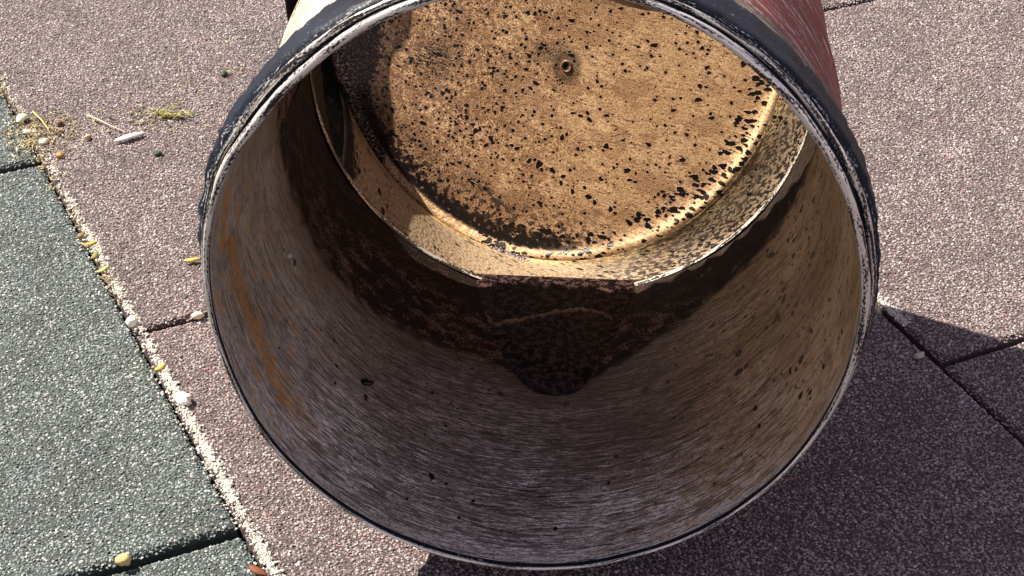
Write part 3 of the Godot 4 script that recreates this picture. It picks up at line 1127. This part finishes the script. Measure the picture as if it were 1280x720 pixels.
# ------------------------------------------------------------------ dark liquid lying in the drum
func build_puddle():
	# level: it reaches up the wall to 0.1745 m from the mouth, straight below the axis
	var tip := spot(-90.0, wall_r(-90.0, 0.1745), 0.1745)
	var level := tip.y + 0.0004
	var outline := []
	var steps := 40
	var lefts := []
	var rights := []
	for k in steps + 1:
		var s := lerpf(0.1699, DEPTH + 0.006, pow(float(k) / steps, 2.0))
		var cen := MOUTH + AXIS * s
		var r := wall_r(-90.0, minf(s, DEPTH)) + 0.0012
		# height of the level above the lowest point of this ring
		var low := cen - UP * r
		var hh := (level - low.y) / UP.y
		if hh <= 0.0: continue
		var half := sqrt(maxf(r * r - (r - hh) * (r - hh), 0.0))
		var mid := cen - UP * (r - hh)
		lefts.append(mid - RIGHT * half)
		rights.append(mid + RIGHT * half)
	rights.reverse()
	outline = lefts + rights
	var c := Vector3.ZERO
	for p in outline: c += p
	c /= outline.size()
	c.y = level
	var st := SurfaceTool.new()
	st.begin(Mesh.PRIMITIVE_TRIANGLES)
	st.set_smooth_group(0)
	var n := outline.size()
	# rings from the middle out; the last two roll down as a meniscus
	var fr := [0.0, 0.5, 0.90, 0.955, 0.985, 1.0, 1.01]
	var drop := [0.0, 0.0, 0.0, 0.00025, 0.0008, 0.0016, 0.0030]
	for j in fr.size():
		for i in n + 1:
			var p: Vector3 = outline[i % n]
			var q := c.lerp(p, fr[j])
			q.y = level - drop[j]
			st.set_uv(Vector2(q.x * 5.0, q.z * 5.0))
			st.add_vertex(q)
	for j in fr.size() - 1:
		for i in n:
			var a := j * (n + 1) + i
			for k in [a, a + n + 1, a + 1, a + 1, a + n + 1, a + n + 2]: st.add_index(k)
	st.generate_normals()
	st.generate_tangents()
	var w := 512
	var rag := noise_bytes(w, w, w, w, 0.05, 81, 4)
	var crk := noise_bytes(w, w, w, w, 0.16, 82, 3)
	var col := PackedByteArray()
	col.resize(w * w * 3)
	var rgh := PackedByteArray()
	rgh.resize(w * w)
	for i in w * w:
		var k := ss(0.46, 0.60, rag[i] / 255.0 * 0.55 + crk[i] / 255.0 * 0.45)
		col[i * 3] = int(lerpf(14.0, 74.0, k))
		col[i * 3 + 1] = int(lerpf(9.0, 54.0, k))
		col[i * 3 + 2] = int(lerpf(10.0, 50.0, k))
		rgh[i] = int(255.0 * lerpf(0.09, 0.5, k))
	var m := textured(tex_rgb(w, w, col), tex_l(w, w, rgh), tex_bump(w, w, rag, 1.0), 0.25)
	m.metallic_specular = 0.13
	var o := put("oil_puddle", st.commit(), m)
	# rusty scum line floating on it
	rng.seed = 88
	var line := [[-0.0185, -1.1760, 0.0014], [-0.0165, -1.1660, 0.0026], [-0.0120, -1.1610, 0.0046], [0.0, -1.1648, 0.0044], [0.012, -1.1690, 0.0036], [0.0227, -1.1727, 0.0044], [0.034, -1.1765, 0.0050], [0.0456, -1.1787, 0.0046], [0.058, -1.1775, 0.0040], [0.066, -1.1720, 0.0024], [0.0715, -1.1668, 0.0014]]
	var crv := Curve3D.new()
	for q in line: crv.add_point(Vector3(q[0], level, q[1]))
	var ln := crv.get_baked_length()
	var srows := []
	for j in 90:
		var f := j / 89.0
		var p := crv.sample_baked(f * ln, true)
		var d := (crv.sample_baked(minf(f + 0.02, 1.0) * ln, true) - crv.sample_baked(maxf(f - 0.02, 0.0) * ln, true)).normalized()
		var sd := d.cross(Vector3.UP)
		var k: float = f * (line.size() - 1)
		var wd := lerpf(line[int(k)][2], line[mini(int(k) + 1, line.size() - 1)][2], k - int(k)) * rng.randf_range(0.35, 1.5)
		var r := []
		for i in 7:
			var e := (i - 3) / 3.0
			r.append(p + sd * (e * wd * 0.55 + 0.0012 * sin(f * 61.0) * sin(f * 23.0)) + Vector3(0, 0.0009 * (1.0 - e * e) * rng.randf_range(0.5, 1.3) - 0.0001, 0))
		srows.append(r)
	put("scum_line", sheet(srows), scum_material(), o)
	tag(o, "puddle of dark oily liquid lying inside the drum below its base plate", "puddle")

func scum_material() -> StandardMaterial3D:
	var w := 512
	var h := 64
	var fine := noise_bytes(h, w, h, w, 0.14, 161, 3)
	var col := PackedByteArray()
	col.resize(w * h * 3)
	for i in w * h:
		var k := fine[i] / 255.0
		var b := ss(0.35, 0.55, k)
		col[i * 3] = int(lerpf(40.0, 140.0, b))
		col[i * 3 + 1] = int(lerpf(26.0, 104.0, b))
		col[i * 3 + 2] = int(lerpf(20.0, 66.0, b))
	var m := textured(tex_rgb(h, w, col), null, null, 1.0)
	m.roughness = 0.6
	return m

# ------------------------------------------------------------------ small things lying about
func lens(length: float, width: float, height: float, bend: float, sd: int) -> ArrayMesh:
	rng.seed = sd
	var rows := []
	for j in 9:
		var f := j / 8.0
		var r := []
		var ww := width * pow(sin(PI * clampf(f * 0.94 + 0.03, 0, 1)), 0.7) * rng.randf_range(0.92, 1.06)
		for i in 11:
			var q := TAU * i / 10.0
			r.append(Vector3((f - 0.5) * length, height * (0.5 + 0.5 * sin(q)) * (0.35 + 0.65 * sin(PI * f)) + bend * pow(2.0 * f - 1.0, 2.0), cos(q) * ww * 0.5 + bend * 0.5 * sin(f * 4.0)))
		rows.append(r)
	return sheet(rows)

func pebble(size: Vector3, sd: int) -> ArrayMesh:
	rng.seed = sd
	var n := FastNoiseLite.new()
	n.seed = sd
	n.frequency = 0.8
	var rows := []
	for j in 8:
		var th := PI * j / 7.0
		var r := []
		for i in 13:
			var q := TAU * (i % 12) / 12.0
			var d := Vector3(sin(th) * cos(q), cos(th), sin(th) * sin(q))
			r.append(d * (1.0 + 0.5 * n.get_noise_3dv(d * 1.3)) * size * 0.5)
		rows.append(r)
	return sheet(rows)

func blade(points: Array, width: float) -> ArrayMesh:
	var rows := []
	for j in points.size():
		var p: Vector3 = points[j]
		var d: Vector3 = (points[mini(j + 1, points.size() - 1)] - points[maxi(j - 1, 0)]).normalized()
		var side := d.cross(Vector3.UP).normalized()
		var up := side.cross(d)
		var f := float(j) / (points.size() - 1)
		var ww := width * (1.0 - 0.6 * f)
		var r := []
		for i in 6:
			var q := TAU * i / 5.0
			r.append(p + side * cos(q) * ww * 0.5 + up * sin(q) * ww * 0.3)
		rows.append(r)
	return sheet(rows)

func litter(called: String, mesh: Mesh, c: Color, x: float, z: float, turn: float, label: String, category: String, y := 0.0, group := "", rough := 0.75):
	var o := put(called, mesh, plain(c, rough))
	o.position = Vector3(x, y, z)
	o.rotation.y = turn
	return tag(o, label, category, group)

func build_litter():
	litter("seed_husk", lens(0.0275, 0.0070, 0.0035, 0.0006, 1), Color(0.92, 0.91, 0.88), -0.3166, -1.4488, 0.56, "white pointed seed husk lying on the red tile beside a pale twig", "husk", 0.0006)
	litter("twig", blade([Vector3(-0.019, 0.0015, -0.0135), Vector3(-0.008, 0.0022, -0.005), Vector3(0.004, 0.002, 0.005), Vector3(0.017, 0.0012, 0.0135)], 0.0019), Color(0.80, 0.74, 0.64), -0.339, -1.472, 0.0, "thin pale twig lying just left of the white seed husk", "twig", 0.0004)
	# a tuft of dry grass
	var tuft := Node3D.new()
	tuft.name = "grass_tuft"
	add_child(tuft)
	tuft.position = Vector3(-0.297, 0, -1.486)
	tag(tuft, "small tuft of dry yellow green grass behind the white seed husk", "grass tuft")
	rng.seed = 19
	var gm := [plain(Color(0.66, 0.66, 0.28), 0.7), plain(Color(0.78, 0.75, 0.45), 0.7), plain(Color(0.45, 0.50, 0.18), 0.7)]
	for k in 22:
		var an := rng.randf_range(-0.6, 0.5) + (PI if rng.randf() < 0.35 else 0.0)
		var ln := rng.randf_range(0.008, 0.020)
		var o := Vector3(rng.randfn(0.004, 0.007), 0.0008, rng.randfn(0, 0.004))
		var d := Vector3(cos(an), 0, sin(an))
		var hgt := rng.randf_range(0.001, 0.006)
		put("blade", blade([o, o + d * ln * 0.5 + Vector3(0, hgt, 0), o + d * ln + Vector3(0, hgt * 0.6, 0)], 0.0012), gm[k % 3], tuft)
	# the heap of plant bits at the corner of the joint
	litter("white_seed", lens(0.0135, 0.0085, 0.005, 0.0, 2), Color(0.93, 0.90, 0.80), -0.4113, -1.4802, 1.2, "rounded white seed at the corner where three tiles meet", "seed", 0.0005)
	litter("straw", blade([Vector3(-0.010, 0.002, -0.015), Vector3(0, 0.003, 0), Vector3(0.009, 0.002, 0.015)], 0.0020), Color(0.80, 0.72, 0.42), -0.394, -1.475, 0.0, "short yellow straw beside the rounded white seed", "straw", 0.0006)
	litter("green_chip", pebble(Vector3(0.007, 0.003, 0.005), 3), Color(0.10, 0.22, 0.17), -0.2889, -1.4235, 0.4, "dark green rubber crumb just below the white seed husk", "rubber crumb", 0.001)
	litter("green_chip", pebble(Vector3(0.008, 0.003, 0.006), 4), Color(0.09, 0.17, 0.14), -0.2515, -1.5606, 1.4, "dark green rubber crumb on the red tile left of the drum's shoulder", "rubber crumb", 0.001)
	var g := "dry plant bits along the joint"
	var bits := [[-0.4024, -1.4587, "pale stone chip under the rounded white seed", 0.008, Color(0.85, 0.82, 0.74)], [-0.386, -1.4429, "cream stone chip where the green and red tiles meet", 0.009, Color(0.84, 0.80, 0.70)], [-0.3688, -1.4209, "yellowish bark flake at the far end of the green tile joint", 0.008, Color(0.62, 0.50, 0.25)], [-0.3511, -1.4508, "small tan stone chip between the straw and the white husk", 0.006, Color(0.72, 0.63, 0.50)], [-0.3785, -1.4734, "small brown bark flake right of the short yellow straw", 0.006, Color(0.38, 0.24, 0.15)]]
	for k in bits.size():
		var b = bits[k]
		litter("stone_chip" if b[2].contains("stone") else "bark_flake", pebble(Vector3(b[3], 0.004, float(b[3]) * 0.75), 20 + k), b[4], b[0], b[1], k * 1.1, b[2], "stone chip" if b[2].contains("stone") else "bark flake", 0.001)
	var leaves := [[-0.3312, -1.3007, 1.0, "brown yellow leaf bit in the joint, farthest of the four in a row"], [-0.3219, -1.2895, 0.4, "bright yellow leaf bit in the joint, second from the far end of its row"], [-0.3154, -1.2729, 1.3, "olive yellow leaf bit in the joint, third in its row"], [-0.3067, -1.2534, 0.8, "pale yellow leaf bit in the joint, nearest of the four in a row"]]
	var lc := [Color(0.46, 0.36, 0.17), Color(0.72, 0.62, 0.26), Color(0.50, 0.46, 0.20), Color(0.76, 0.70, 0.46)]
	for k in 4:
		var b = leaves[k]
		litter("leaf_bit", lens(0.012, 0.0042, 0.0014, 0.0012, 30 + k), lc[k], b[0], b[1], b[2], b[3], "leaf bit", 0.0, "yellow leaf bits in the joint")
	litter("stone", pebble(Vector3(0.0085, 0.007, 0.010), 41), Color(0.93, 0.92, 0.86), -0.2735, -1.1862, 0.3, "white pebble where the cross joint meets the long joint", "stone", 0.001)
	litter("stone", pebble(Vector3(0.0100, 0.007, 0.0145), 42), Color(0.95, 0.94, 0.91), -0.2238, -1.0947, 0.6, "largest white pebble, in the long joint left of the drum's mouth", "stone", 0.001)
	litter("stone", pebble(Vector3(0.009, 0.005, 0.007), 43), Color(0.88, 0.85, 0.74), -0.2270, -1.1935, 0.3, "cream pebble at the drum end of the short cross joint", "stone", 0.001)
	litter("snail_shell", pebble(Vector3(0.010, 0.007, 0.0085), 44), Color(0.76, 0.68, 0.46), -0.2387, -0.9308, 0.3, "pale yellow shell lying in the wide joint between green tiles", "shell", 0.0025)
	litter("dead_leaf", lens(0.014, 0.006, 0.003, 0.001, 45), Color(0.42, 0.22, 0.10), -0.1556, -0.9222, -0.7, "small brown dead leaf in the joint at the near edge", "leaf", 0.0)
	litter("yellow_leaf", lens(0.012, 0.0045, 0.0025, 0.001, 46), Color(0.82, 0.76, 0.30), -0.2407, -1.2653, 0.2, "small yellow leaf on the red tile close to the drum's left side", "leaf", 0.0006)
	litter("stone_chip", pebble(Vector3(0.010, 0.004, 0.005), 47), Color(0.70, 0.66, 0.62), 0.2862, -1.1448, 0.6, "pale stone chip on the red tile at the edge of the drum's shadow", "stone chip", 0.001)
	litter("leaf_bit", lens(0.010, 0.004, 0.002, 0.001, 48), Color(0.84, 0.76, 0.30), -0.2454, -1.1312, 0.9, "yellow leaf bit in the joint just beyond the largest white pebble", "leaf bit", 0.0)
	# shreds of dry plants too small to tell apart, along the joint and round the corner
	rng.seed = 313
	var shreds := []
	for k in 900:
		var p: Vector3
		var u := rng.randf()
		if u < 0.45: p = Vector3(-0.388 + rng.randfn(0, 0.018), 0.0006, -1.458 + rng.randfn(0, 0.020))
		elif u < 0.80:
			var a := lerpf(-1.62, -1.22, rng.randf())
			p = ALONG * a + ACROSS * (SEAM + rng.randfn(0.002, 0.004))
			p.y = -0.001
		elif u < 0.92: p = Vector3(-0.300 + rng.randfn(0, 0.022), 0.0006, -1.487 + rng.randfn(0, 0.016))
		else: p = Vector3(-0.26 + rng.randfn(0, 0.03), 0.0006, -1.56 + rng.randfn(0, 0.03))
		var v := rng.randf_range(0.3, 0.75)
		var c := Color(v, v * 0.86, v * 0.45)
		if rng.randf() < 0.3: c = Color(v * 0.55, v * 0.38, v * 0.22)
		shreds.append([p, rng.randf_range(0.0007, 0.0022), c])
	var shred := PrismMesh.new()
	shred.size = Vector3(0.5, 2.6, 0.35)
	var st := SurfaceTool.new()
	st.append_from(shred, 0, Transform3D(Basis(Vector3.RIGHT, PI / 2), Vector3.ZERO))
	var sm := StandardMaterial3D.new()
	sm.vertex_color_use_as_albedo = true
	sm.roughness = 0.8
	var sh = scatter("plant_shreds", shreds, st.commit(), sm, self)
	tag(sh, "shreds of dry plants strewn along the joint and round the tile corner", "plant litter")
	# a grain of white grit inside the drum
	var gp := spot(-159.0, 0.1765, 0.1448)
	litter("white_grit", pebble(Vector3(0.0045, 0.003, 0.004), 49), Color(0.75, 0.80, 0.82), gp.x, gp.z, 0.2, "tiny white grain stuck to the left inner wall of the drum", "grit", gp.y)
